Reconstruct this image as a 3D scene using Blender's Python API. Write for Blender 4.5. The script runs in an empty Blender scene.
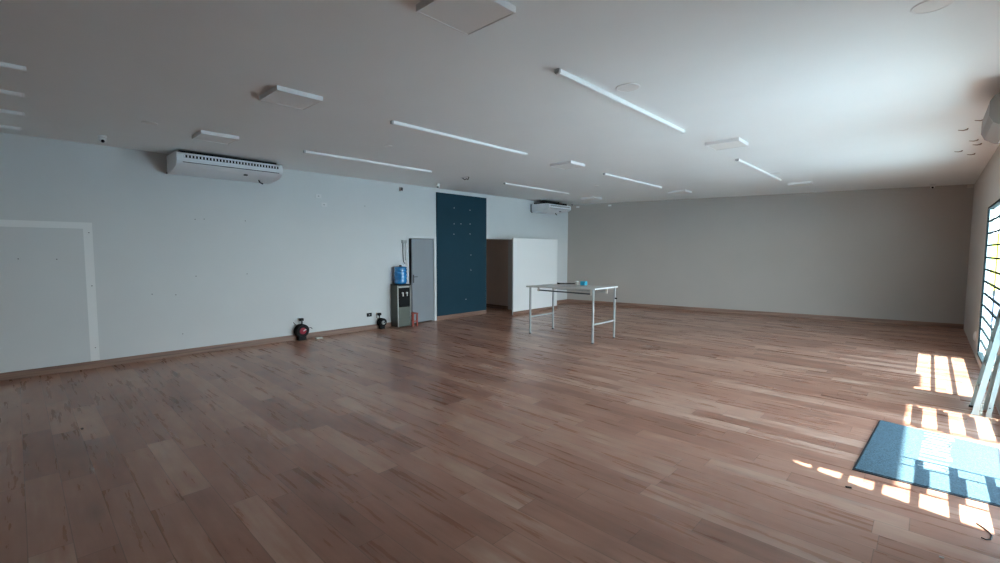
import bpy, bmesh, math, random
from mathutils import Vector, Matrix
random.seed(7)
PI = math.pi
C = bpy.context.scene.collection
SC = bpy.context.scene

# ------------------------------------------------------------------ materials
def mat(name, col, rough=0.5, metal=0.0, spec=0.5, noise=0.0, nscale=30.0, bump=0.0, bscale=120.0, coat=0.0):
    m = bpy.data.materials.new(name); m.use_nodes = True
    nt = m.node_tree; b = nt.nodes['Principled BSDF']
    b.inputs['Base Color'].default_value = (*col, 1)
    b.inputs['Roughness'].default_value = rough
    b.inputs['Metallic'].default_value = metal
    b.inputs['Specular IOR Level'].default_value = spec
    b.inputs['Coat Weight'].default_value = coat
    tc = nt.nodes.new('ShaderNodeTexCoord')
    if noise:
        n = nt.nodes.new('ShaderNodeTexNoise'); n.inputs['Scale'].default_value = nscale; n.inputs['Detail'].default_value = 5
        nt.links.new(tc.outputs['Object'], n.inputs['Vector'])
        r = nt.nodes.new('ShaderNodeMapRange')
        r.inputs['From Min'].default_value = 0.3; r.inputs['From Max'].default_value = 0.7
        r.inputs['To Min'].default_value = 1 - noise; r.inputs['To Max'].default_value = 1 + noise
        nt.links.new(n.outputs['Fac'], r.inputs['Value'])
        mx = nt.nodes.new('ShaderNodeVectorMath'); mx.operation = 'SCALE'
        mx.inputs[0].default_value = col
        nt.links.new(r.outputs['Result'], mx.inputs['Scale'])
        nt.links.new(mx.outputs['Vector'], b.inputs['Base Color'])
    if bump:
        n2 = nt.nodes.new('ShaderNodeTexNoise'); n2.inputs['Scale'].default_value = bscale
        nt.links.new(tc.outputs['Object'], n2.inputs['Vector'])
        bp = nt.nodes.new('ShaderNodeBump'); bp.inputs['Strength'].default_value = bump; bp.inputs['Distance'].default_value = 0.004
        nt.links.new(n2.outputs['Fac'], bp.inputs['Height']); nt.links.new(bp.outputs['Normal'], b.inputs['Normal'])
    return m

def wood_floor(name, dark=1.0, w=0.19, L=1.25, rough=0.27):
    m = bpy.data.materials.new(name); m.use_nodes = True
    nt = m.node_tree; N = nt.nodes; K = nt.links; b = N['Principled BSDF']
    def mth(op, a, c=None, d=None):
        n = N.new('ShaderNodeMath'); n.operation = op
        for i, v in enumerate((a, c, d)):
            if v is None: continue
            if isinstance(v, (int, float)): n.inputs[i].default_value = v
            else: K.new(v, n.inputs[i])
        return n.outputs[0]
    tc = N.new('ShaderNodeTexCoord'); sp = N.new('ShaderNodeSeparateXYZ'); K.new(tc.outputs['Object'], sp.inputs[0])
    X, Y, Z = sp.outputs
    yr = mth('DIVIDE', mth('ADD', Y, 0.03), w); row = mth('FLOOR', yr); fy = mth('FRACT', yr)
    wn = N.new('ShaderNodeTexWhiteNoise'); wn.noise_dimensions = '1D'; K.new(row, wn.inputs['W'])
    xr = mth('DIVIDE', mth('ADD', X, mth('MULTIPLY', wn.outputs['Value'], L * 5)), L); col = mth('FLOOR', xr); fx = mth('FRACT', xr)
    cb = N.new('ShaderNodeCombineXYZ'); K.new(row, cb.inputs[0]); K.new(col, cb.inputs[1])
    wn2 = N.new('ShaderNodeTexWhiteNoise'); wn2.noise_dimensions = '2D'; K.new(cb.outputs[0], wn2.inputs['Vector'])
    rnd = wn2.outputs['Value']
    # long grain
    gx = mth('ADD', mth('MULTIPLY', X, 1.3), mth('MULTIPLY', rnd, 37.0))
    gv = N.new('ShaderNodeCombineXYZ'); K.new(gx, gv.inputs[0]); K.new(mth('MULTIPLY', Y, 16.0), gv.inputs[1]); K.new(mth('MULTIPLY', rnd, 9.0), gv.inputs[2])
    g = N.new('ShaderNodeTexNoise'); g.inputs['Scale'].default_value = 1.0; g.inputs['Detail'].default_value = 6; g.inputs['Roughness'].default_value = 0.6; g.inputs['Distortion'].default_value = 0.15
    K.new(gv.outputs[0], g.inputs['Vector'])
    # broad figure inside a board
    fv = N.new('ShaderNodeCombineXYZ'); K.new(mth('ADD', mth('MULTIPLY', X, 2.2), mth('MULTIPLY', rnd, 71.0)), fv.inputs[0]); K.new(mth('MULTIPLY', Y, 7.0), fv.inputs[1])
    f = N.new('ShaderNodeTexNoise'); f.inputs['Scale'].default_value = 1.0; f.inputs['Detail'].default_value = 3; K.new(fv.outputs[0], f.inputs['Vector'])
    ramp = N.new('ShaderNodeValToRGB'); e = ramp.color_ramp.elements
    e[0].position = 0.0; e[0].color = (0.24*dark, 0.112*dark, 0.074*dark, 1)
    e[1].position = 1.0; e[1].color = (0.62*dark, 0.41*dark, 0.305*dark, 1)
    for pos, c in ((0.35, (0.375, 0.180, 0.120)), (0.65, (0.47, 0.248, 0.170))):
        q = e.new(pos); q.color = (c[0]*dark, c[1]*dark, c[2]*dark, 1)
    tone = mth('ADD', mth('MULTIPLY', rnd, 0.62), mth('MULTIPLY', mth('SUBTRACT', f.outputs['Fac'], 0.5), 0.75))
    tone = mth('ADD', tone, mth('MULTIPLY', mth('SUBTRACT', g.outputs['Fac'], 0.5), 0.7))
    tone = mth('ADD', tone, 0.20)
    K.new(tone, ramp.inputs['Fac'])
    # knots and dark streaks
    kv = N.new('ShaderNodeCombineXYZ'); K.new(mth('ADD', mth('MULTIPLY', X, 1.1), mth('MULTIPLY', rnd, 13.0)), kv.inputs[0]); K.new(mth('MULTIPLY', Y, 4.0), kv.inputs[1])
    vo = N.new('ShaderNodeTexVoronoi'); vo.inputs['Scale'].default_value = 1.0; K.new(kv.outputs[0], vo.inputs['Vector'])
    kn = N.new('ShaderNodeMapRange'); kn.inputs['From Min'].default_value = 0.0; kn.inputs['From Max'].default_value = 0.24; kn.inputs['To Min'].default_value = 0.66; kn.inputs['To Max'].default_value = 1.0
    K.new(mth('ADD', vo.outputs['Distance'], mth('MULTIPLY', mth('SUBTRACT', g.outputs['Fac'], 0.5), 0.12)), kn.inputs['Value'])
    # joints
    ey = mth('MINIMUM', fy, mth('SUBTRACT', 1.0, fy)); ex = mth('MULTIPLY', mth('MINIMUM', fx, mth('SUBTRACT', 1.0, fx)), L / w)
    ed = mth('MINIMUM', ey, ex)
    jn = N.new('ShaderNodeMapRange'); jn.inputs['From Min'].default_value = 0.004; jn.inputs['From Max'].default_value = 0.018; jn.inputs['To Min'].default_value = 0.55; jn.inputs['To Max'].default_value = 1.0
    K.new(ed, jn.inputs['Value'])
    sc = N.new('ShaderNodeVectorMath'); sc.operation = 'SCALE'; K.new(ramp.outputs['Color'], sc.inputs[0]); K.new(mth('MULTIPLY', kn.outputs[0], jn.outputs[0]), sc.inputs['Scale'])
    K.new(sc.outputs[0], b.inputs['Base Color'])
    b.inputs['Roughness'].default_value = rough
    rr = N.new('ShaderNodeMapRange'); rr.inputs['To Min'].default_value = rough - 0.06; rr.inputs['To Max'].default_value = rough + 0.10
    K.new(g.outputs['Fac'], rr.inputs['Value']); K.new(rr.outputs[0], b.inputs['Roughness'])
    bp = N.new('ShaderNodeBump'); bp.inputs['Strength'].default_value = 0.12; bp.inputs['Distance'].default_value = 0.003
    K.new(mth('ADD', g.outputs['Fac'], jn.outputs[0]), bp.inputs['Height']); K.new(bp.outputs[0], b.inputs['Normal'])
    return m

def wood_strip(name, c1, c2):
    m = bpy.data.materials.new(name); m.use_nodes = True
    nt = m.node_tree; N = nt.nodes; K = nt.links; b = N['Principled BSDF']
    tc = N.new('ShaderNodeTexCoord'); mp = N.new('ShaderNodeMapping'); mp.inputs['Scale'].default_value = (1.2, 1.2, 40)
    K.new(tc.outputs['Object'], mp.inputs[0])
    n = N.new('ShaderNodeTexNoise'); n.inputs['Scale'].default_value = 1.0; n.inputs['Detail'].default_value = 5; K.new(mp.outputs[0], n.inputs['Vector'])
    r = N.new('ShaderNodeValToRGB'); r.color_ramp.elements[0].position = 0.3; r.color_ramp.elements[1].position = 0.7
    r.color_ramp.elements[0].color = (*c1, 1); r.color_ramp.elements[1].color = (*c2, 1)
    K.new(n.outputs['Fac'], r.inputs[0]); K.new(r.outputs[0], b.inputs['Base Color']); b.inputs['Roughness'].default_value = 0.5
    return m

def mat_fibre(name):
    m = bpy.data.materials.new(name); m.use_nodes = True
    nt = m.node_tree; N = nt.nodes; K = nt.links; b = N['Principled BSDF']
    tc = N.new('ShaderNodeTexCoord')
    n = N.new('ShaderNodeTexNoise'); n.inputs['Scale'].default_value = 110; n.inputs['Detail'].default_value = 3; K.new(tc.outputs['Object'], n.inputs['Vector'])
    r = N.new('ShaderNodeValToRGB'); r.color_ramp.elements[0].position = 0.32; r.color_ramp.elements[1].position = 0.68
    r.color_ramp.elements[0].color = (0.026, 0.052, 0.068, 1); r.color_ramp.elements[1].color = (0.068, 0.140, 0.18, 1)
    K.new(n.outputs['Fac'], r.inputs[0]); K.new(r.outputs[0], b.inputs['Base Color']); b.inputs['Roughness'].default_value = 0.95
    bp = N.new('ShaderNodeBump'); bp.inputs['Strength'].default_value = 0.6; bp.inputs['Distance'].default_value = 0.006
    K.new(n.outputs['Fac'], bp.inputs['Height']); K.new(bp.outputs[0], b.inputs['Normal'])
    return m

def glass(name, tint=(0.97, 0.99, 0.99)):
    m = bpy.data.materials.new(name); m.use_nodes = True
    nt = m.node_tree; N = nt.nodes; K = nt.links; N.clear()
    o = N.new('ShaderNodeOutputMaterial'); t = N.new('ShaderNodeBsdfTransparent'); t.inputs[0].default_value = (*tint, 1)
    g = N.new('ShaderNodeBsdfGlossy'); g.inputs['Roughness'].default_value = 0.02
    fr = N.new('ShaderNodeFresnel'); fr.inputs[0].default_value = 1.3
    mx = N.new('ShaderNodeMixShader'); mn = N.new('ShaderNodeMath'); mn.operation = 'MINIMUM'; mn.inputs[1].default_value = 0.08; K.new(fr.outputs[0], mn.inputs[0]); K.new(mn.outputs[0], mx.inputs[0]); K.new(t.outputs[0], mx.inputs[1]); K.new(g.outputs[0], mx.inputs[2])
    K.new(mx.outputs[0], o.inputs[0])
    return m

M = dict(
    wall=mat('wall_paint', (0.70, 0.725, 0.725), 0.75, bump=0.04, bscale=60, noise=0.015, nscale=1.5),
    taupe=mat('wall_paint_warm', (0.46, 0.425, 0.39), 0.8, bump=0.04, bscale=60, noise=0.015, nscale=1.5),
    rwall=mat('wall_paint_right', (0.62, 0.58, 0.54), 0.8, noise=0.015, nscale=1.5),
    ceil=mat('ceiling_paint', (0.87, 0.90, 0.90), 0.8, noise=0.012, nscale=1.2),
    patch=mat('bare_plaster', (0.88, 0.90, 0.895), 0.8),
    floor=wood_floor('plank_floor'),
    base=wood_strip('skirting_wood', (0.16, 0.09, 0.065), (0.36, 0.22, 0.16)),
    navy=mat('navy_panel', (0.015, 0.052, 0.078), 0.7, spec=0.2, noise=0.03, nscale=4),
    white=mat('white_plastic', (0.78, 0.79, 0.79), 0.4),
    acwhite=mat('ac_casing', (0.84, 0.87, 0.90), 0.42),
    lampw=mat('lamp_body', (0.84, 0.85, 0.85), 0.45),
    diff=mat('lamp_diffuser', (0.84, 0.84, 0.82), 0.5),
    strip=mat('strip_diffuser', (0.86, 0.88, 0.88), 0.35),
    cap=mat('grey_cap', (0.42, 0.43, 0.43), 0.5),
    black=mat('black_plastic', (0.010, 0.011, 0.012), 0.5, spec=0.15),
    dkgrey=mat('dark_grey', (0.06, 0.065, 0.07), 0.5),
    door=mat('door_paint', (0.30, 0.335, 0.365), 0.5, noise=0.02, nscale=3),
    frame=mat('door_frame_paint', (0.74, 0.77, 0.78), 0.5),
    metalw=mat('grey_painted_metal', (0.42, 0.44, 0.44), 0.4, metal=0.15),
    tabletop=mat('table_laminate', (0.66, 0.66, 0.63), 0.35),
    steel=mat('dull_steel', (0.45, 0.46, 0.46), 0.35, metal=0.8),
    olive=mat('cooler_grey', (0.07, 0.076, 0.062), 0.4, metal=0.2),
    cooler=mat('cooler_front', (0.13, 0.148, 0.125), 0.35, metal=0.3),
    silver=mat('silver_trim', (0.55, 0.56, 0.54), 0.3, metal=0.5),
    bottle=mat('blue_bottle', (0.02, 0.23, 0.56), 0.18, coat=0.6),
    bluec=mat('cyan_box', (0.03, 0.42, 0.62), 0.5),
    cream=mat('cream_card', (0.62, 0.58, 0.52), 0.7),
    red=mat('red_paint', (0.42, 0.07, 0.045), 0.5),
    maroon=mat('red_plastic', (0.42, 0.02, 0.05), 0.45),
    alum=mat('aluminium', (0.37, 0.48, 0.49), 0.38, metal=0.35),
    bar=mat('window_bar_paint', (0.010, 0.022, 0.026), 0.7, spec=0.1),
    mat=mat_fibre('mat_fibre'),
    matedge=mat('mat_rubber', (0.02, 0.028, 0.035), 0.7),
    matink=mat('mat_lettering', (0.21, 0.27, 0.29), 0.95, bump=0.5, bscale=200, noise=0.35, nscale=60),
    ground=mat('outdoor_concrete', (0.33, 0.38, 0.39), 0.9, noise=0.08, nscale=2),
    eave=mat('eave_concrete', (0.50, 0.50, 0.50), 0.9),
    yellow=mat('yellow_board', (0.85, 0.72, 0.08), 0.6),
    lilac=mat('lilac_wall', (0.34, 0.34, 0.42), 0.8),
    stub=mat('stub_brown', (0.30, 0.25, 0.21), 0.7),
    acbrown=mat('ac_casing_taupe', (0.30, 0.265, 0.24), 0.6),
    reveal=mat('reveal_skylit', (0.76, 0.88, 0.89), 0.6),  # pale cyan puts skylight on the window jamb into the base colour
    hall=mat('hall_paint', (0.74, 0.63, 0.56), 0.8),
    glass=glass('window_glass'),
    putty=mat('plug_white', (0.75, 0.75, 0.75), 0.6),
    hole=mat('hole_dark', (0.05, 0.05, 0.05), 0.8),
)

# ------------------------------------------------------------------ mesh helpers
def box(bm, x0, x1, y0, y1, z0, z1, bev=0.0, mtx=None):
    r = bmesh.ops.create_cube(bm, size=1.0)
    vs = r['verts']
    for v in vs:
        v.co = Vector(((x0 + x1) / 2 + v.co.x * (x1 - x0), (y0 + y1) / 2 + v.co.y * (y1 - y0), (z0 + z1) / 2 + v.co.z * (z1 - z0)))
    if bev:
        es = list({e for v in vs for e in v.link_edges})
        rr = bmesh.ops.bevel(bm, geom=es, offset=bev, segments=2, affect='EDGES', profile=0.5)
        vs = rr['verts'] + [v for v in vs if v.is_valid]
        vs = list({v for v in vs if v.is_valid})
    if mtx is not None:
        bmesh.ops.transform(bm, matrix=mtx, verts=vs)
    return bm

def B(*a, **k):
    return box(bmesh.new(), *a, **k)

def tube(bm, pts, r, seg=8, closed=False):
    pts = [Vector(p) for p in pts]; n = len(pts); rings = []
    up = None
    for i in range(n):
        if closed: t = pts[(i + 1) % n] - pts[i - 1]
        else: t = pts[min(i + 1, n - 1)] - pts[max(i - 1, 0)]
        t.normalize()
        if up is None:
            up = Vector((0, 0, 1)) if abs(t.z) < 0.9 else Vector((1, 0, 0))
        s = t.cross(up)
        if s.length < 1e-4: s = t.orthogonal()
        s.normalize(); u = s.cross(t).normalized(); up = u
        rr = r[i] if isinstance(r, (list, tuple)) else r
        rings.append([bm.verts.new(pts[i] + (s * math.cos(2*PI*k/seg) + u * math.sin(2*PI*k/seg)) * rr) for k in range(seg)])
    m = n if closed else n - 1
    for i in range(m):
        a, b = rings[i], rings[(i + 1) % n]
        for k in range(seg):
            bm.faces.new((a[k], a[(k+1) % seg], b[(k+1) % seg], b[k]))
    if not closed:
        bm.faces.new(rings[0][::-1]); bm.faces.new(rings[-1])
    return bm

def lathe(bm, prof, seg=24, axis='Z', at=(0, 0, 0)):
    """prof: list of (radius, height) from one end to the other"""
    at = Vector(at)
    def P(r, h, a):
        c, s = math.cos(a) * r, math.sin(a) * r
        return at + {'Z': Vector((c, s, h)), 'X': Vector((h, c, s)), 'Y': Vector((c, h, s))}[axis]
    rings = [[bm.verts.new(P(max(r, 0.0004), h, 2*PI*k/seg)) for k in range(seg)] for r, h in prof]
    for a, b in zip(rings, rings[1:]):
        for k in range(seg):
            bm.faces.new((a[k], a[(k+1) % seg], b[(k+1) % seg], b[k]))
    bm.faces.new(rings[0][::-1]); bm.faces.new(rings[-1])
    return bm

def prism(bm, poly, y0, y1, f):
    """poly of 2-D points swept from y0 to y1; f(a, b, y) -> xyz"""
    A = [bm.verts.new(f(a, b, y0)) for a, b in poly]; Bv = [bm.verts.new(f(a, b, y1)) for a, b in poly]
    n = len(poly)
    for i in range(n):
        bm.faces.new((A[i], A[(i+1) % n], Bv[(i+1) % n], Bv[i]))
    bm.faces.new(A[::-1]); bm.faces.new(Bv)
    return bm

def obj(name, bm, m, parent=None, smooth=False):
    bmesh.ops.recalc_face_normals(bm, faces=bm.faces[:])
    me = bpy.data.meshes.new(name); bm.to_mesh(me); bm.free()
    me.materials.append(m)
    if smooth:
        for p in me.polygons: p.use_smooth = True
        try: me.set_sharp_from_angle(angle=math.radians(35))
        except Exception: pass
    o = bpy.data.objects.new(name, me); C.objects.link(o)
    if parent is not None: o.parent = parent
    return o

def tag(o, label, cat, group=None):
    o['label'] = label; o['category'] = cat
    if group: o['group'] = group
    return o

def thing(name, label, cat, loc=(0, 0, 0), group=None, rz=0):
    o = bpy.data.objects.new(name, None); C.objects.link(o)
    o.location = loc; o.rotation_euler = (0, 0, rz); o.empty_display_size = 0.1
    return tag(o, label, cat, group)

def struct(name, bm, m, parent=None, label=None):
    o = obj(name, bm, m, parent)
    if parent is None: o['kind'] = 'structure'
    if label: o['label'] = label
    return o

def dup(root, loc, label, group=None, scale=None):
    r = root.copy(); C.objects.link(r); r.location = loc; r['label'] = label
    if group: r['group'] = group
    if scale: r.scale = scale
    for ch in list(root.children):
        c = ch.copy(); C.objects.link(c); c.parent = r
        for g in list(ch.children):
            d = g.copy(); C.objects.link(d); d.parent = c
    return r

# ------------------------------------------------------------------ dimensions
XL, XR, H = -8.87, 0.62, 3.25        # left wall, right wall, ceiling height
YB, SL = 12.713, 0.2097              # back wall: y = YB + SL * (x - XL)
YF = -5.5                            # wall behind the camera
def yback(x): return YB + SL * (x - XL)
T = 0.16

# ------------------------------------------------------------------ shell
struct('floor', B(-12.6, XR + 0.2, YF - 0.2, 15.6, -0.12, 0.0), M['floor'])
struct('ceiling', B(XL - 0.2, XR + 0.3, YF - 0.2, 15.6, H, H + 0.15), M['ceil'])

bm = bmesh.new()   # left wall with the grey door opening and the hall opening
DY0, DY1, DZ = 6.30, 7.05, 2.02
HY0, HY1, HZ = 8.86, 9.93, 2.05
box(bm, XL - T, XL, YF, DY0, 0, H); box(bm, XL - T, XL, DY0, DY1, DZ, H); box(bm, XL - T, XL, DY1, HY0, 0, H)
box(bm, XL - T, XL, HY0, HY1, HZ, H); box(bm, XL - T, XL, HY1, YB + 0.02, 0, H)
struct('wall_left', bm, M['wall'])

bm = bmesh.new()   # slanted back wall
a0 = XL - 0.3; a1 = XR + 0.3
prism(bm, [(a0, yback(a0)), (a1, yback(a1)), (a1, yback(a1) + 0.2), (a0, yback(a0) + 0.2)], 0, H, lambda a, b, z: (a, b, z))
struct('wall_back', bm, M['taupe'])

# right wall: entrance opening, far window, windows beside and behind the camera
WX = XR + 0.065
EY0, EY1, EZ = 4.00, 6.98, 2.45
W1 = (7.80, 10.62); WZ0, WZ1 = 0.10, 2.45
bm = bmesh.new()
box(bm, XR, WX, YF, 15.2, WZ1, H)
for a, b in ((YF, EY0), (EY1, W1[0]), (W1[1], 15.2)):
    box(bm, XR, WX, a, b, 0, WZ1)
box(bm, XR, WX, W1[0], W1[1], 0, WZ0)
struct('wall_right', bm, M['rwall'])
struct('wall_front', B(XL - T, WX, YF - 0.15, YF, 0, H), M['wall'])

# hall behind the left wall, small room behind the grey door
bm = bmesh.new()
box(bm, -12.4, XL - T, HY1, HY1 + 0.12, 0, 2.6); box(bm, -12.4, XL - T, 8.2, 8.32, 0, 2.6)
box(bm, -12.5, -12.38, 8.2, HY1 + 0.12, 0, 2.6); box(bm, -12.5, XL - T, 8.2, HY1 + 0.12, 2.6, 2.7)
struct('wall_hall', bm, M['hall'])
bm = bmesh.new()
box(bm, -11.0, XL - T, 5.5, 5.62, 0, 2.6); box(bm, -11.0, XL - T, 7.8, 7.92, 0, 2.6)
box(bm, -11.1, -10.98, 5.5, 7.92, 0, 2.6); box(bm, -11.1, XL - T, 5.5, 7.92, 2.6, 2.7)
struct('wall_side_room', bm, M['wall'])

# skirting boards
bm = bmesh.new()
for a, b in ((YF, DY0 - 0.03), (7.12, HY0), (HY1, YB)):
    box(bm, XL, XL + 0.014, a, b, 0, 0.105, bev=0.003)
struct('baseboard_left', bm, M['base'])
bm = bmesh.new()
prism(bm, [(XL, yback(XL) - 0.015), (XR, yback(XR) - 0.015), (XR, yback(XR)), (XL, yback(XL))], 0, 0.11, lambda a, b, z: (a, b, z))
struct('baseboard_back', bm, M['base'])
struct('baseboard_hall', B(-12.38, XL - T, HY1 - 0.014, HY1, 0, 0.10), M['base'])

# bare band on the left wall
t = struct('trim_1', B(XL, XL + 0.003, -3.2, 0.79, 2.035, 2.125), M['patch'], label='pale bare band outlining a rectangle on the left wall')
obj('side_band', B(XL, XL + 0.003, 0.69, 0.79, 0.105, 2.035), M['patch'], t)

# thick white partition standing before the hall opening
p = struct('wall_partition', B(-8.165, -8.12, 9.14, 11.12, 0.0, 2.07, bev=0.004), M['patch'], label='low white partition wall screening the hall opening')
obj('baseboard', B(-8.12, -8.106, 9.14, 11.12, 0, 0.09), M['base'], p)
p2 = struct('wall_partition_return', B(XL, -8.165, 11.06, 11.12, 0.0, 2.07), M['patch'])

# ------------------------------------------------------------------ door_1
d = bpy.data.objects.new('door_1', None); C.objects.link(d); d.location = (XL, DY1, 0); d['kind'] = 'structure'
d['label'] = 'grey interior door standing slightly ajar in the left wall'
def local(o, root): o.matrix_parent_inverse = root.matrix_world.inverted(); return o
bm = bmesh.new()
box(bm, -T - 0.01, 0.012, 0.0, 0.07, 0, DZ + 0.05, bev=0.003); box(bm, -T - 0.01, 0.012, -0.79, -0.745, 0, DZ + 0.05, bev=0.003)
box(bm, -T - 0.01, 0.012, -0.745, 0.0, DZ, DZ + 0.05, bev=0.003)
box(bm, -0.06, -0.045, -0.745, -0.73, 0, DZ); box(bm, -0.06, -0.045, -0.03, 0.0, 0, DZ)
obj('door_frame', bm, M['frame'], d)
leaf = obj('door_leaf', B(-0.035, 0, -0.715, 0, 0.03, DZ - 0.01, bev=0.002), M['door'], d)
leaf.location = (0.015, -0.022, 0); leaf.rotation_euler = (0, 0, math.radians(8))
bm = bmesh.new(); box(bm, 0.0, 0.006, -0.700, -0.664, 0.98, 1.17, bev=0.002); tube(bm, [(0.004, -0.682, 1.12), (0.04, -0.682, 1.12), (0.045, -0.67, 1.12), (0.045, -0.59, 1.12)], 0.008)
lathe(bm, [(0.012, 0.004), (0.012, 0.014)], 12, 'X', (0, -0.682, 1.03))
obj('handle', bm, M['dkgrey'], leaf)
for z in (0.25, 1.05, 1.80):
    obj('hinge', tube(bmesh.new(), [(-0.05, -0.012, z), (-0.05, -0.012, z + 0.09)], 0.009), M['dkgrey'], d)

# ------------------------------------------------------------------ navy panel with wall plugs
t = thing('wall_panel', 'tall dark navy blue panel on the left wall between grey door and hall opening', 'panel', (XL, 7.98, 0.105))
obj('panel_board', B(0.0, 0.03, -0.858, 0.86, 0, 3.05, bev=0.003), M['navy'], t)
for y, z in ((7.68, 2.81), (8.23, 2.79), (7.68, 2.41), (7.91, 2.42), (8.23, 2.43), (7.67, 2.15), (8.23, 2.17), (8.26, 1.62), (8.26, 1.22), (8.08, 0.46)):
    obj('wall_plug', lathe(bmesh.new(), [(0.010, 0), (0.010, 0.004), (0.005, 0.005)], 10, 'X', (0.03, y - 7.98, z - 0.105)), M['putty'], t)

for i, (y, z) in enumerate(((0.03, 1.61), (0.40, 1.60), (0.75, 1.21), (0.75, 1.98), (0.75, 0.30), (2.07, 2.24), (2.20, 2.25), (2.83, 2.25), (2.05, 1.30), (2.83, 1.31), (1.45, 1.04), (1.76, 1.01), (1.83, 0.36), (5.19, 2.68))):
    o = obj('screw', lathe(bmesh.new(), [(0.007, 0), (0.007, 0.004), (0.003, 0.007)], 10, 'X', (0, 0, 0)), M['dkgrey'])
    o.location = (XL + (0.003 if i in (2, 3, 4) else 0), y, z)
    tag(o, 'tiny dark screw left in the bare left wall', 'screw', 'screws left in the left wall')

# ------------------------------------------------------------------ windows and grilles of the right wall
BARZ = [0.11 + 0.19 * k for k in range(13)]
def window(name, y0, y1, mull, x=XR + 0.03, label=None, glassy=True):
    w = bpy.data.objects.new(name, None); C.objects.link(w); w.location = (x, y0, 0); w['kind'] = 'structure'
    if label: w['label'] = label
    bm = bmesh.new(); Ly = y1 - y0
    box(bm, -0.03, 0.03, 0, 0.04, WZ0, WZ1); box(bm, -0.03, -0.008, Ly - 0.035, Ly, WZ0, WZ1)
    box(bm, -0.03, 0.03, 0.04, Ly - 0.035, WZ0, WZ0 + 0.04); box(bm, -0.03, 0.03, 0.04, Ly - 0.035, WZ1 - 0.035, WZ1)
    obj('window_frame', bm, M['bar'], w)
    for mz in mull:
        obj('mullion', B(-0.005, 0.005, mz - y0 - 0.02, mz - y0 + 0.02, WZ0 + 0.04, WZ1 - 0.035), M['bar'], w)
    for z in [q + 0.03 for q in BARZ[1:-1]]:
        obj('crossbar', B(-0.010, 0.010, 0.04, Ly - 0.04, z - 0.013, z + 0.013), M['bar'], w)
    if glassy:
        obj('glass_pane', B(0.018, 0.022, 0.04, Ly - 0.04, WZ0 + 0.04, WZ1 - 0.035), M['glass'], w)
    return w
window('window_1', W1[0], W1[1], [9.12], label='tall barred window in the right wall beyond the ladder')
def grille(name, y0, y1, x, zoff=0.0, zt=EZ, mull=()):
    w = bpy.data.objects.new(name, None); C.objects.link(w); w.location = (x, y0, 0); w['kind'] = 'structure'
    Ly = y1 - y0; bm = bmesh.new()
    box(bm, -0.015, 0.015, 0, 0.022, 0.02, zt); box(bm, -0.015, 0.015, Ly - 0.022, Ly, 0.02, zt)
    box(bm, -0.015, 0.015, 0.022, Ly - 0.022, 0.02, 0.06); box(bm, -0.015, 0.015, 0.022, Ly - 0.022, zt - 0.035, zt)
    obj('frame', bm, M['bar'], w)
    for z in BARZ:
        if z + zoff < zt - 0.05: obj('crossbar', B(-0.012, 0.012, 0.022, Ly - 0.022, z + zoff - 0.014, z + zoff + 0.014), M['bar'], w)
    for y in mull: obj('upright', B(-0.012, 0.012, y - y0 - 0.01, y - y0 + 0.01, 0.06, zt - 0.035), M['bar'], w)
grille('door_2', 6.12, 6.97, XR + 0.05)
grille('door_3', 6.08, 6.90, XR + 0.12, 0.03)
grille('door_4', 4.01, 5.10, XR + 0.05, -0.043)
grille('door_5', 4.42, 4.92, XR + 0.12, -0.013)

struct('trim_2', B(XR + 0.022, WX + 0.01, W1[1] - 0.034, W1[1] + 0.0, WZ0, WZ1), M['reveal'])
# outdoors: ground, eave and added unseen slab whose edges draw the long soft shade line indoors
struct('ground', B(-60, 60, -40, 70, -0.34, -0.13), M['ground'])
bm = bmesh.new()
prism(bm, [(WX, 4.40), (2.62, 4.40), (2.62, 16.0), (WX, 16.0)], 2.59, 2.75, lambda a, b, z: (a, b, z))
box(bm, 2.54, 2.62, 7.95, 8.85, 2.50, 2.59)  # unseen board added at the eave edge to shade a patch indoors
struct('eave_and_added_board', bm, M['eave'])
bm = bmesh.new()
prism(bm, [(WX, 4.40), (1.96, 4.40), (2.04, 4.35), (3.13, 4.09), (3.50, 4.0), (3.50, -8), (WX, -8)], 2.59, 2.75, lambda a, b, z: (a, b, z))  # unseen slab, oblique edge shaped to cut the sun on the floor
struct('unseen_shading_slab', bm, M['eave'])
t = thing('roadside_board', 'yellow upright board glimpsed outdoors through the barred window', 'board', (1.57, 20.0, -0.13), rz=math.radians(50))
obj('board', B(-0.38, 0.30, -0.06, 0.06, 0.75, 2.4, bev=0.01), M['yellow'], t)
for x in (-0.28, 0.22): obj('post', B(x, x + 0.06, -0.03, 0.03, 0, 0.75), M['dkgrey'], t)
o = obj('garden_wall', B(1.23, 4.2, 18.0, 18.2, -0.13, 0.55, bev=0.01), M['lilac']); tag(o, 'low lilac grey wall glimpsed outdoors below the yellow board', 'wall')

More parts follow.
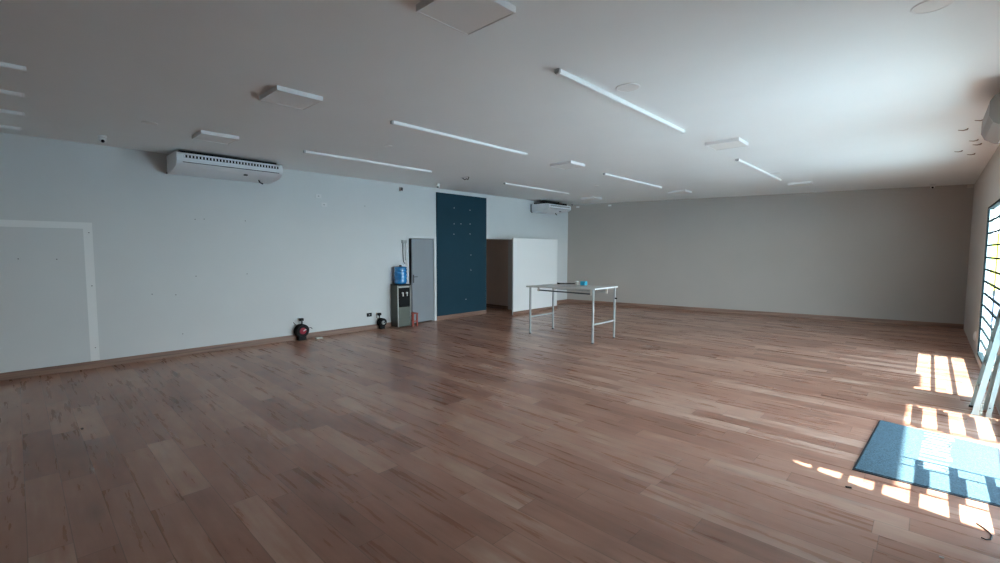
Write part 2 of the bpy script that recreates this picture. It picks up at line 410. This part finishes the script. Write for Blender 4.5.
# ------------------------------------------------------------------ ceiling lights
def panel_light(name, label, x0, y0, sx=0.435, sy=0.435):
    t = thing(name, label, 'ceiling light', (x0, y0, H - 0.043), 'square surface mounted ceiling panel lights')
    bm = bmesh.new(); e = 0.012; h = 0.043
    box(bm, 0, sx, 0, e, 0, h); box(bm, 0, sx, sy - e, sy, 0, h); box(bm, 0, e, e, sy - e, 0, h); box(bm, sx - e, sx, e, sy - e, 0, h)
    obj('housing', bm, M['lampw'], t)
    obj('diffuser', B(e, sx - e, e, sy - e, 0.004, 0.012), M['diff'], t)
    return t
pl = panel_light('panel_light', 'square ceiling panel light cut by the top edge of the photo', -2.375, 1.76)
G = 'square surface mounted ceiling panel lights'
for x, y, lab in (
    (-4.87, 1.72, 'square ceiling panel light above and right of the nearer air conditioner'),
    (-7.22, 1.69, 'small looking square panel light right above the nearer air conditioner'),
    (-2.36, 6.64, 'brightly edged square panel light right of the round cover, before the streak lit ceiling'),
    (-4.90, 6.46, 'square panel light at the middle of the ceiling, above the white table'),
    (-7.35, 11.15, 'far square panel light closest to the farther air conditioner'),
    (-4.92, 11.38, 'far square panel light in the middle of the last row before the back wall'),
    (-2.38, 11.78, 'far square panel light rightmost of the last row before the back wall')):
    dup(pl, (x, y, H - 0.043), lab, G)

def strip_light(name, label, x, y0, y1):
    L = y1 - y0
    t = thing(name, label, 'strip light', (x, y0, H - 0.05), 'slim white linear ceiling lights')
    prof = [(-0.022, 0.05), (-0.022, 0.024), (-0.014, 0.014), (0.014, 0.014), (0.022, 0.024), (0.022, 0.05)]
    obj('tube', prism(bmesh.new(), prof, 0.02, L - 0.02, lambda a, b, y: (a, y, b)), M['strip'], t)
    prof2 = [(-0.025, 0.05), (-0.025, 0.022), (-0.016, 0.011), (0.016, 0.011), (0.025, 0.022), (0.025, 0.05)]
    obj('end_cap', prism(bmesh.new(), prof2, 0, 0.02, lambda a, b, y: (a, y, b)), M['cap'], t)
    obj('end_cap', prism(bmesh.new(), prof2, L - 0.02, L, lambda a, b, y: (a, y, b)), M['white'], t)
    return t
for x, y0, y1, lab in (
    (-2.33, 3.15, 5.80, 'longest looking slim strip light beside the round ceiling cover'),
    (-4.65, 3.08, 5.52, 'slim strip light at the centre left of the ceiling, left of the round cover'),
    (-7.00, 3.08, 5.51, 'slim strip light near the left wall right of the nearer air conditioner'),
    (-7.00, 7.56, 10.03, 'slim strip light above the top of the navy panel'),
    (-4.70, 7.92, 10.50, 'slim strip light behind the middle panel light, far centre of the ceiling'),
    (-2.38, 8.15, 11.10, 'slim strip light behind the brightly edged panel light, far right of the ceiling'),
    (-5.55, -2.3, 0.14, 'slim strip light at the left photo edge, highest of the four there'),
    (-6.50, -2.3, 0.14, 'slim strip light at the left photo edge, second from the top of the four'),
    (-7.40, -2.3, 0.15, 'slim strip light at the left photo edge, third from the top of the four'),
    (-8.34, -2.3, 0.14, 'slim strip light at the left photo edge, lowest and closest to the left wall')):
    strip_light('strip_light', lab, x, y0, y1)

for x, y, r, lab in ((-2.11, 3.95, 0.11, 'round flat ceiling cover beside the longest looking strip light'),
                     (-6.87, 1.18, 0.08, 'small round ceiling cover above and left of the nearer air conditioner'),
                     (-5.81, 3.79, 0.06, 'small round ceiling cover between the two strip lights at centre left'),
                     (-0.07, 3.91, 0.10, 'round ceiling cover at the top right edge of the photo'),
                     (-5.77, 9.38, 0.06, 'small round ceiling cover before the far middle panel light'),
                     (-2.28, 10.2, 0.10, 'small round ceiling cover near the far right panel light')):
    t = thing('round_ceiling_cover', lab, 'ceiling cover', (x, y, H - 0.007), 'round ceiling covers')
    obj('rim', lathe(bmesh.new(), [(r, 0.007), (r, 0.003), (r * 0.96, 0.0), (r * 0.86, 0.0), (r * 0.86, 0.003)], 32), M['lampw'], t, True)
    obj('grille', lathe(bmesh.new(), [(r * 0.86, 0.007), (r * 0.86, 0.002), (r * 0.4, 0.001)], 32), M['diff'], t, True)

# dome cameras
def dome(label, x, y):
    t = thing('dome_camera', label, 'security camera', (x, y, H), 'small white ceiling cameras')
    obj('mount', lathe(bmesh.new(), [(0.045, 0), (0.045, -0.02), (0.038, -0.028)], 20), M['white'], t, True)
    obj('eyeball', lathe(bmesh.new(), [(0.02, -0.025), (0.038, -0.038), (0.042, -0.055), (0.036, -0.075), (0.018, -0.09), (0.002, -0.094)], 20), M['white'], t, True)
    dx, dy = -x * 0.1, -y * 0.1; n = math.hypot(dx, dy); dx, dy = dx / n, dy / n
    bm = tube(bmesh.new(), [(dx * 0.02, dy * 0.02, -0.066), (dx * 0.048, dy * 0.048, -0.078)], 0.02, 12)
    obj('lens', bm, M['black'], t)
for x, y, lab in ((-8.12, 0.88, 'small white ceiling camera left of the nearer air conditioner'),
                  (-8.27, 6.70, 'small white ceiling camera above the grey door'),
                  (-8.33, 12.15, 'small white ceiling camera beside the farther air conditioner'),
                  (-0.05, 14.15, 'small dark eyed ceiling camera near the far right corner')):
    dome(lab, x, y)
t = thing('wall_siren', 'small dark and white alarm box high on the left wall left of the navy panel', 'alarm box', (XL, 6.11, 3.12))
obj('case', B(0, 0.05, -0.045, 0.045, -0.04, 0.05, bev=0.006), M['white'], t)
obj('speaker_face', B(0.05, 0.056, -0.04, 0.02, -0.03, 0.04), M['dkgrey'], t)
# hanging wires where a lamp is missing
t = thing('ceiling_wires', 'loose dark wires at a bare lamp mount above the navy panel', 'wires', (-7.05, 6.45, H))
obj('mount_plate', B(-0.14, 0.12, -0.02, 0.02, -0.012, 0), M['white'], t)
obj('wire', tube(bmesh.new(), [(-0.10, 0, -0.012), (-0.05, 0.01, -0.05), (0.0, 0.02, -0.035), (0.06, 0.0, -0.06), (0.09, 0.0, -0.012)], 0.008), M['black'], t)
# cable stubs on the ceiling near the right wall
for i, (x, y) in enumerate(((0.25, 8.02), (0.38, 8.88), (0.26, 9.68), (0.41, 10.10), (0.43, 9.23), (0.37, 7.55))):
    o = obj('cable_stub', tube(bmesh.new(), [(0, 0, 0), (-0.005, 0.01, -0.014), (-0.04, 0.01, -0.02), (-0.085, 0.0, -0.012)], [0.008, 0.009, 0.006, 0.004]), M['stub'])
    o.location = (x, y, H); tag(o, 'short brown cable stub poking from the ceiling near the right hand air conditioner', 'cable stub', 'cable stubs at the right of the ceiling')
for x, lab in ((-8.53, 'small white sensor at the top of the back wall nearest the left corner'), (-7.48, 'small white sensor at the top of the back wall behind the far left panel light')):
    o = obj('wall_sensor', B(-0.05, 0.05, -0.03, 0, -0.025, 0.025, bev=0.006), M['white']); o.location = (x, yback(x) - 0.001, 3.17); o.rotation_euler = (0, 0, math.atan(SL)); tag(o, lab, 'sensor')
o = obj('junction_box', B(-0.10, 0.0, -0.04, 0, -0.05, 0.02, bev=0.006), M['cream']); o.location = (XR - 0.01, yback(XR) - 0.03, 3.22); tag(o, 'little brownish junction box in the far right ceiling corner', 'junction box')

# ------------------------------------------------------------------ air conditioners
def air_con(label, y0, W, zoff, near=True):
    t = thing('air_conditioner', label, 'air conditioner', (XL, y0, 2.93 + zoff), 'long white air conditioners hung over the left wall')
    prof = [(0.05, 0.27), (0.60, 0.27), (0.655, 0.26), (0.68, 0.235), (0.685, 0.19), (0.685, 0.135), (0.66, 0.10), (0.58, 0.06), (0.42, 0.03), (0.05, 0.0)]
    if not near: prof = [(a, b * 0.86) for a, b in prof]
    f = lambda a, b, y: (a, y, b)
    s = 1.0 if near else 0.86
    obj('casing', prism(bmesh.new(), prof, 0.05, W - 0.05, f), M['acwhite'], t)
    pe = [(0.045, 0.272*s), (0.60, 0.274*s), (0.66, 0.264*s), (0.688, 0.236*s), (0.692, 0.19*s), (0.692, 0.132*s), (0.668, 0.095*s), (0.585, 0.055*s), (0.42, 0.025*s), (0.045, -0.004)]
    obj('end_cap', prism(bmesh.new(), pe, 0, 0.05, f), M['acwhite'], t)
    obj('end_cap', prism(bmesh.new(), pe, W - 0.05, W, f), M['acwhite'], t)
    obj('outlet_slot', B(0.684, 0.6875, 0.09, W - 0.07, 0.185*s, 0.225*s), M['black'], t)
    n = int(W / 0.05)
    for k in range(n):
        y = 0.09 + (W - 0.16) * k / n
        obj('vane', B(0.6875, 0.691, y, y + 0.020, 0.187*s, 0.223*s), M['acwhite'], t)
    obj('outlet_flap', B(0.6875, 0.692, 0.09, W - 0.07, 0.135*s, 0.178*s, bev=0.001), M['acwhite'], t)
    obj('shadow_gap', B(0.684, 0.6885, 0.075, W - 0.06, 0.112*s, 0.122*s), M['dkgrey'], t)
    for y in (0.10, W - 0.14): obj('hanger', B(0.30, 0.33, y, y + 0.02, 0.27*s, H - 2.93 - zoff), M['dkgrey'], t)
    obj('gap_shade', B(0.08, 0.58, 0.06, W - 0.06, 0.27*s, 0.27*s + (0.03 if near else 0.06)), M['black'], t)  # black slab painting in the shade between casing and ceiling
    obj('receiver', B(0.55, 0.60, W * 0.62, W * 0.62 + 0.05, 0.03*s, 0.05*s, bev=0.002), M['dkgrey'], t)
    obj('drain_pipe', tube(bmesh.new(), [(0.30, W - 0.26, 0.02), (0.30, W - 0.24, -0.02), (0.30, W - 0.19, -0.04)], 0.012), M['black'], t)
    obj('bracket', B(0.02, 0.06, -0.006, 0, 0.0, 0.03), M['dkgrey'], t) if near else obj('bracket', tube(bmesh.new(), [(0.03, -0.012, 0.24), (0.03, -0.012, 0.02), (0.08, -0.012, -0.015)], 0.012), M['dkgrey'], t)
    return t
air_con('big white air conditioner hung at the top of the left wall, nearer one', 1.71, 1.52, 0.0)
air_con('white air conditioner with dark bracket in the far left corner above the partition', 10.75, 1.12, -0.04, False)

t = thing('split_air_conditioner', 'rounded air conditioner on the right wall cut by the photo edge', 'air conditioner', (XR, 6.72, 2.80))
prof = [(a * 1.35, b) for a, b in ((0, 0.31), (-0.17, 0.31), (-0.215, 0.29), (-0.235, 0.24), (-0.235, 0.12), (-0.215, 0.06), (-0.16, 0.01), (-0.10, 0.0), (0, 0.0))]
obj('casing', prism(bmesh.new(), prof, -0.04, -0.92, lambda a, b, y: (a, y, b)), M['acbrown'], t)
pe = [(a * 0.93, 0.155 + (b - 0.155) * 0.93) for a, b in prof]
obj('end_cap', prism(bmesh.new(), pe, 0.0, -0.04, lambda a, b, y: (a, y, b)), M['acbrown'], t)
obj('flap', B(-0.2, -0.11, -0.86, -0.10, 0.003, 0.012), M['white'], t)
o = obj('pipe_stub', tube(bmesh.new(), [(0, 0, 0), (-0.03, 0, -0.01), (-0.05, 0.02, -0.04)], 0.02), M['dkgrey']); o.location = (XR, 7.75, 2.93); tag(o, 'dark pipe stub in the right wall below the rounded air conditioner', 'pipe stub')
t = thing('wall_plate', 'round white plate low on the right wall before the window', 'wall plate', (XR, 11.05, 0.33))
obj('plate', lathe(bmesh.new(), [(0.085, 0), (0.085, -0.012), (0.06, -0.03), (0.02, -0.035)], 24, 'X'), M['white'], t, True)

# ------------------------------------------------------------------ table
TX0, TX1, TY0, TY1, TZ = -6.16, -4.50, 7.34, 8.19, 0.982
t = thing('folding_table', 'long grey topped work table on thin metal legs in the far middle', 'table', (TX0, TY0, 0))
W, D = TX1 - TX0, TY1 - TY0; TS = 0.026   # the top rises a little towards its right end
top = obj('tabletop', B(0, W, 0, D, TZ - 0.008, TZ + 0.02, bev=0.003), M['tabletop'], t)
obj('edge_trim', B(W - 0.001, W + 0.004, 0.002, D - 0.002, TZ - 0.006, TZ + 0.018), M['lampw'], top)
top.matrix_basis = Matrix.Translation((0, 0, TZ)) @ Matrix.Rotation(-TS, 4, 'Y') @ Matrix.Translation((0, 0, -TZ))

for x in (0.08, W - 0.065):
    for y in (0.01, D - 0.045):
        lg = obj('leg', B(x, x + 0.033, y, y + 0.033, 0.012, TZ - 0.010 + TS * x, bev=0.003), M['metalw'], t)
        obj('foot', B(x - 0.001, x + 0.034, y - 0.001, y + 0.034, 0.0, 0.02), M['dkgrey'], lg)
    obj('stretcher', B(x + 0.004, x + 0.028, 0.043, D - 0.045, 0.345, 0.372), M['metalw'], t)
for y in (0.13, D - 0.16):
    obj('rail', B(0.20, W - 0.16, y, y + 0.03, TZ - 0.075, TZ - 0.05), M['dkgrey'] if y < 0.3 else M['steel'], t)
    for x in (0.21, W - 0.18):
        obj('rail_hanger', B(x, x + 0.035, y - 0.002, y + 0.032, TZ - 0.085, TZ - 0.01 + TS * x), M['cream'], t)
obj('bolt', lathe(bmesh.new(), [(0.018, 0), (0.018, 0.03), (0.01, 0.034)], 12, 'X', (W - 0.032, D - 0.028, 0.80)), M['black'], t)
o = obj('small_box', B(-0.06, 0.06, -0.045, 0.045, 0, 0.085, bev=0.008), M['bluec']); o.location = (-5.17, 8.0, TZ + 0.02 + 0.031); tag(o, 'small bright cyan box on the work table', 'box')
t = thing('cup', 'small cream cup on the work table left of the cyan box', 'cup', (-5.42, 8.12, TZ + 0.02 + 0.024))
obj('body', lathe(bmesh.new(), [(0.032, 0), (0.042, 0.055), (0.045, 0.065)], 20), M['cream'], t, True)
obj('lid', lathe(bmesh.new(), [(0.047, 0.064), (0.047, 0.072), (0.03, 0.078)], 20), M['lampw'], t, True)
o = obj('cable', tube(bmesh.new(), [(-5.90, 8.10, TZ + 0.050), (-5.86, 8.06, TZ + 0.050), (-5.84, 8.12, TZ + 0.048), (-5.76, 8.18, TZ + 0.050), (-5.66, 8.22, TZ + 0.052), (-5.49, 8.24, TZ + 0.056)], [0.02, 0.018, 0.014, 0.012, 0.012, 0.010]), M['black'])
tag(o, 'black cable lying across the work table beside the cream cup', 'cable')
o = obj('paper_sheet', B(-0.22, 0.22, -0.13, 0.13, 0, 0.002), M['lampw']); o.location = (-5.72, 7.9, TZ + 0.0345); o.rotation_euler = (0, -TS, 0); tag(o, 'white sheet lying on the work table before the black cable', 'paper')

# ------------------------------------------------------------------ water cooler and bottle
t = thing('water_cooler', 'grey green floor standing water cooler left of the grey door', 'water cooler', (-8.84, 5.79, 0))
obj('cabinet', B(0, 0.255, 0, 0.35, 0.02, 0.955, bev=0.006), M['olive'], t)
obj('front_panel', B(0.255, 0.268, 0.03, 0.32, 0.03, 0.46, bev=0.004), M['cooler'], t)
for y in (0.0, 0.334): obj('front_trim', B(0.252, 0.275, y, y + 0.016, 0.02, 0.955, bev=0.003), M['silver'], t)
obj('tap_recess', B(0.255, 0.262, 0.03, 0.32, 0.47, 0.91), M['black'], t)
obj('header', B(0.255, 0.27, 0.03, 0.32, 0.90, 0.935, bev=0.003), M['silver'], t)
obj('top_cover', B(-0.005, 0.28, -0.005, 0.355, 0.955, 0.975, bev=0.004), M['black'], t)
for y in (0.11, 0.22):
    bm = bmesh.new(); box(bm, 0.262, 0.30, y, y + 0.03, 0.76, 0.80, bev=0.004); box(bm, 0.285, 0.305, y + 0.005, y + 0.025, 0.71, 0.77, bev=0.004)
    obj('tap', bm, M['lampw'], t)
obj('drip_tray', B(0.262, 0.30, 0.06, 0.29, 0.47, 0.49, bev=0.003), M['black'], t)
t = thing('water_bottle', 'upturned blue water bottle on top of the water cooler', 'bottle', (-8.71, 5.965, 0.975))
r = 0.142
prof = [(0.09, 0.0), (0.13, 0.02), (r, 0.05)]
for k in range(4):
    z = 0.07 + k * 0.075
    prof += [(r, z), (r, z + 0.045), (r - 0.008, z + 0.055), (r - 0.008, z + 0.065)]
prof += [(r, 0.375), (r - 0.01, 0.39), (r - 0.04, 0.40)]
obj('body', lathe(bmesh.new(), prof, 32), M['bottle'], t, True)
obj('cap', lathe(bmesh.new(), [(0.03, 0.40), (0.03, 0.43), (0.02, 0.435)], 16), M['black'], t, True)

# ------------------------------------------------------------------ stool by the door
t = thing('stool', 'small orange red slatted stool between the water cooler and the grey door', 'stool', (-8.74, 6.155, 0))
for i, y in enumerate((0.0, 0.045, 0.09, 0.135)):
    obj('slat', B(0, 0.20, y, y + 0.036, 0.28, 0.298, bev=0.003), M['red'], t)
for x in (0.01, 0.16):
    for y in (0.01, 0.135):
        obj('leg', B(x, x + 0.03, y, y + 0.03, 0, 0.28, bev=0.002), M['red'], t)
obj('stretcher', B(0.02, 0.04, 0.04, 0.135, 0.10, 0.125), M['red'], t)
obj('stretcher', B(0.165, 0.185, 0.04, 0.135, 0.10, 0.125), M['red'], t)

# intercom with hanging cords left of the door
t = thing('cord_switch', 'small grey box with hanging cords on the wall above the water cooler', 'switch box', (XL, 6.165, 1.93))
obj('box', B(0, 0.045, -0.06, 0.06, -0.03, 0.04, bev=0.006), M['metalw'], t)
obj('cord', tube(bmesh.new(), [(0.02, -0.03, -0.03), (0.018, -0.03, -0.25), (0.02, -0.02, -0.45), (0.02, 0.02, -0.50)], 0.009), M['dkgrey'], t)
obj('cord', tube(bmesh.new(), [(0.02, 0.035, -0.03), (0.018, 0.035, -0.25), (0.02, 0.04, -0.42)], 0.009), M['cap'], t)
obj('switch_plate', B(0, 0.015, 0.0, 0.07, -0.58, -0.44, bev=0.004), M['white'], t)

# sockets on the left wall
def socket(name, label, y, z, m='white', r=0.055, cat='socket'):
    t = thing(name, label, cat, (XL, y, z))
    obj('plate', B(0, 0.012, -0.06, 0.06, -0.04, 0.04, bev=0.004), M[m], t)
    obj('outlet', B(0.012, 0.015, -0.014, 0.014, -0.01, 0.01, bev=0.002), M['cap'], t)
    return t
socket('wall_socket', 'small black wall socket left of the water cooler', 5.25, 0.33, 'black')
socket('wall_socket', 'white wall socket high on the left wall right of the nearer air conditioner', 4.17, 2.80)
socket('wall_switch', 'white switch plate below the high wall socket right of the nearer air conditioner', 4.28, 2.64, cat='switch')

# ------------------------------------------------------------------ coiled cable reels on the floor
def reel(label, y, R, core, m, zc, hx, k=1.0):
    t = thing('cable_reel', label, 'cable reel', (-8.785, y, 0))
    cz = R + 0.06
    bm = bmesh.new()
    for i in range(5):
        rr = R * (0.94 - 0.05 * (i % 2)); x = -0.05 + i * 0.025
        tube(bm, [(x + 0.006 * math.sin(a * 3), math.cos(a) * rr, cz + math.sin(a) * rr * 0.98) for a in [2 * PI * j / 28 for j in range(28)]], 0.014, 6, True)
    obj('coiled_cable', bm, M['black'], t, True)
    obj('drum', lathe(bmesh.new(), [(R * 0.80, -0.055), (R * 0.80, 0.055)], 24, 'X', (0, 0, cz)), M['black'], t)
    for x0 in (-0.066, 0.060):
        bm = lathe(bmesh.new(), [(R * 0.78, x0), (R * 0.80, x0 + 0.003), (R * 0.78, x0 + 0.006)], 24, 'X', (0, 0, cz))
        obj('side_disc', bm, M['black'], t)
    h = obj('hub', lathe(bmesh.new(), [(R * core, 0.062), (R * core, 0.075), (R * core * 0.7, 0.085)], 20, 'X', (0, 0, cz)), M[m], t, True)
    bm = tube(bmesh.new(), [(0.088, 0.0, cz), (0.088, R * 0.3, cz + R * 0.18), (0.10, R * 0.34, cz + R * 0.2)], 0.010)
    obj('crank', bm, M['lampw'] if m == 'maroon' else M['black'], h)
    obj('handle', tube(bmesh.new(), [(0, hx, cz + R * 0.7), (0, hx * 1.2, zc - 0.05), (0, hx, zc - 0.01)], 0.014), M['black'], t)
    obj('plug', B(-0.03, 0.03, hx - 0.045, hx + 0.03, zc - 0.03, zc + 0.025, bev=0.01), M['black'], t)
    bm = bmesh.new()
    box(bm, -0.05, 0.05, -R * 0.6, R * 0.6, 0, 0.07, bev=0.006)
    obj('stand', bm, M['black'], t)
    return t
t = reel('black cable reel with red hub on the floor at the foot of the left wall', 3.735, 0.124, 0.5, 'maroon', 0.40, 0.01)
obj('loose_lead', tube(bmesh.new(), [(0, -0.06, 0.26), (0.0, -0.13, 0.33), (0.0, -0.15, 0.36)], 0.006), M['black'], t)
obj('loose_lead', tube(bmesh.new(), [(0, 0.12, 0.22), (0.0, 0.19, 0.22), (0.0, 0.21, 0.19)], 0.006), M['black'], t)
t = reel('smaller black and white cable reel on the floor beside the water cooler', 5.51, 0.086, 0.52, 'metalw', 0.335, -0.05)
o = obj('dust_rag', B(-0.04, 0.04, -0.07, 0.07, 0, 0.03, bev=0.012), M['cream']); o.location = (-8.66, 4.02, 0.0); tag(o, 'small pale crumpled rag on the floor right of the red hubbed cable reel', 'rag')

# ------------------------------------------------------------------ ladder leaning at the right
t = thing('step_ladder', 'folded aluminium step ladder leaning on the right wall before the doormat', 'ladder', (0.425, 7.0, 0))
def rail(x0, y, x1, z1, w=0.045, d=0.022, z0=0.0):
    bm = bmesh.new(); v = []
    for (x, z) in ((x0, z0), (x1, z1)):
        v.append([bm.verts.new((x + a * w, y + b * d, z)) for a, b in ((-.5, -.5), (.5, -.5), (.5, .5), (-.5, .5))])
    a, b = v
    for k in range(4): bm.faces.new((a[k], a[(k+1) % 4], b[(k+1) % 4], b[k]))
    bm.faces.new(a[::-1]); bm.faces.new(b)
    return bm
for y in (0.0, 0.33):
    r1 = obj('front_rail', rail(0.0, y, 0.168, 1.13, 0.05), M['alum'], t)
    obj('rear_rail', rail(0.10, y, 0.172, 0.62, 0.038), M['alum'], t)
    obj('rubber_foot', rail(-0.003, y, 0.001, 0.022, 0.056, 0.03), M['black'] if y else M['alum'], t)
for z in (0.26, 0.52, 0.78, 1.04):
    x = 0.152 * z
    obj('step', B(x - 0.02, x + 0.035, 0.01, 0.32, z, z + 0.02, bev=0.003), M['alum'], t)
obj('brace', B(0.115, 0.135, 0.01, 0.32, 0.18, 0.20), M['alum'], t)
obj('rivet', lathe(bmesh.new(), [(0.007, 0), (0.007, -0.003)], 10, 'Y', (0.107, -0.0115, 0.10)), M['black'], t)

# ------------------------------------------------------------------ doormat
mc = [(-0.375, 4.53), (0.46, 4.56), (0.53, 5.93), (-0.305, 6.07)]
cx = sum(a for a, b in mc) / 4; cy = sum(b for a, b in mc) / 4
t = thing('doormat', 'large blue grey fibre doormat with white lettering on the sunlit floor at the entrance', 'doormat', (cx, cy, 0))
def inset(s): return [((a - cx) * s, (b - cy) * (1 - (1 - s) * 0.6)) for a, b in mc]
obj('rubber_edge', prism(bmesh.new(), inset(1.0), 0.0, 0.007, lambda a, b, z: (a, b, z)), M['matedge'], t)
obj('pile', prism(bmesh.new(), inset(0.965), 0.002, 0.013, lambda a, b, z: (a, b, z)), M['mat'], t)
bm = bmesh.new()
# tall worn strokes of the lettering (read along the mat, illegible in the photograph)
def stroke(x0, y0, x1, y1, w=0.032):
    dx, dy = x1 - x0, y1 - y0; n = math.hypot(dx, dy); px, py = -dy / n * w / 2, dx / n * w / 2
    vs = [(x0 + px - cx, y0 + py - cy), (x1 + px - cx, y1 + py - cy), (x1 - px - cx, y1 - py - cy), (x0 - px - cx, y0 - py - cy)]
    prism(bm, vs, 0.012, 0.0142, lambda a, b, z: (a, b, z))
x0, x1 = 0.02, 0.205
def glyph(yc, kind):
    h = 0.045; a = x0 + (yc - 5.45) * 0.035; b = x1 + (yc - 5.45) * 0.05
    if kind == 'U': stroke(a, yc + h, b, yc + h); stroke(a, yc - h, b, yc - h); stroke(b, yc - h, b, yc + h)
    if kind == 'N': stroke(a, yc + h, b, yc + h, .026); stroke(a, yc - h, b, yc - h, .026); stroke(a, yc + h, b, yc - h, .026)
    if kind == 'I': stroke(a, yc, b, yc)
    if kind == 'E': stroke(a, yc + h, b, yc + h); [stroke(q, yc - h, q, yc + h) for q in (a, (a + b) / 2, b)]
    if kind == 'H': stroke(a, yc + h, b, yc + h); stroke(a, yc - h, b, yc - h); stroke((a + b) / 2, yc - h, (a + b) / 2, yc + h)
for yc, k in ((5.86, 'U'), (5.69, 'N'), (5.57, 'I'), (5.45, 'H'), (5.29, 'U'), (5.14, 'I'), (5.02, 'N')): glyph(yc, k)
obj('lettering', bm, M['matink'], t)

# litter on the floor
o = obj('bark_scrap', B(-0.02, 0.02, -0.008, 0.008, 0, 0.01, bev=0.004), M['black']); o.location = (-0.36, 4.16, 0); o.rotation_euler = (0, 0, 0.3); tag(o, 'tiny black scrap on the floor left of the sunlit squares', 'scrap')
o = obj('bent_wire', tube(bmesh.new(), [(0.30, 4.17, 0.004), (0.33, 4.13, 0.004), (0.35, 4.09, 0.004), (0.36, 4.05, 0.004), (0.35, 3.99, 0.004), (0.33, 3.97, 0.004), (0.31, 3.98, 0.004)], 0.0035), M['black']); tag(o, 'thin hooked black wire on the floor below the doormat', 'wire')
o = obj('paper_scrap', B(-0.01, 0.01, -0.007, 0.007, 0, 0.006, bev=0.002), M['lampw']); o.location = (0.13, 3.56, 0); tag(o, 'tiny white scrap at the bottom edge of the photo', 'scrap')
o = obj('dark_crumb', B(-0.02, 0.02, -0.01, 0.01, 0, 0.01, bev=0.004), M['black']); o.location = (-5.92, 0.37, 0); tag(o, 'tiny dark crumb on the floor at the left of the photo', 'crumb')

# ------------------------------------------------------------------ light
world = bpy.data.worlds.new('World'); SC.world = world; world.use_nodes = True
nt = world.node_tree; bg = nt.nodes['Background']
tc = nt.nodes.new('ShaderNodeTexCoord'); sp = nt.nodes.new('ShaderNodeSeparateXYZ'); rp = nt.nodes.new('ShaderNodeValToRGB')
nt.links.new(tc.outputs['Generated'], sp.inputs[0]); nt.links.new(sp.outputs['Z'], rp.inputs[0])
rp.color_ramp.elements[0].position = 0.0; rp.color_ramp.elements[0].color = (0.76, 0.87, 0.90, 1)
rp.color_ramp.elements[1].position = 0.6; rp.color_ramp.elements[1].color = (0.36, 0.60, 0.88, 1)
nt.links.new(rp.outputs[0], bg.inputs[0]); bg.inputs[1].default_value = 8.5

sun = bpy.data.lights.new('sun', 'SUN'); sun.energy = 17.5; sun.angle = math.radians(0.6); sun.color = (0.93, 1.0, 0.94)
so = bpy.data.objects.new('sun', sun); C.objects.link(so)
dirn = Vector((-1, 0.0, -0.95)); so.rotation_euler = dirn.to_track_quat('-Z', 'Y').to_euler()
for n, (a, b), z0 in (('portal_window', W1, WZ0), ('portal_entrance', (EY0, EY1), 0.0)):
    L = bpy.data.lights.new(n, 'AREA'); L.shape = 'RECTANGLE'; L.size = WZ1 - z0; L.size_y = b - a
    L.cycles.is_portal = True
    lo = bpy.data.objects.new(n, L); C.objects.link(lo); lo.location = (WX + 0.01, (a + b) / 2, (z0 + WZ1) / 2)
    lo.rotation_euler = (0, math.radians(90), 0)      # -Z axis towards -X

# ------------------------------------------------------------------ camera
f, yaw, pit, rol = 456.66056775, -0.7555409, -0.068676992, 0.0035433
fw = Vector((math.sin(yaw) * math.cos(pit), math.cos(yaw) * math.cos(pit), math.sin(pit)))
r0 = Vector((math.cos(yaw), -math.sin(yaw), 0)); u0 = r0.cross(fw)
rr = r0 * math.cos(rol) + u0 * math.sin(rol); uu = -r0 * math.sin(rol) + u0 * math.cos(rol)
cam = bpy.data.cameras.new('camera'); co = bpy.data.objects.new('camera', cam); C.objects.link(co)
cam.sensor_fit = 'HORIZONTAL'; cam.sensor_width = 36; cam.lens = f / 1000 * 36; cam.clip_start = 0.05
co.matrix_world = Matrix(((rr.x, uu.x, -fw.x, 0), (rr.y, uu.y, -fw.y, 0), (rr.z, uu.z, -fw.z, 1.75), (0, 0, 0, 1)))
SC.camera = co
SC.view_settings.view_transform = 'Standard'; SC.view_settings.look = 'None'
SC.view_settings.gamma = 1; SC.view_settings.exposure = 1.25; SC.view_settings.use_curve_mapping = False
SC.cycles.max_bounces = 12; SC.cycles.diffuse_bounces = 8; SC.cycles.transparent_max_bounces = 12
SC.cycles.sample_clamp_indirect = 10
SC.cycles.denoising_prefilter = 'NONE'
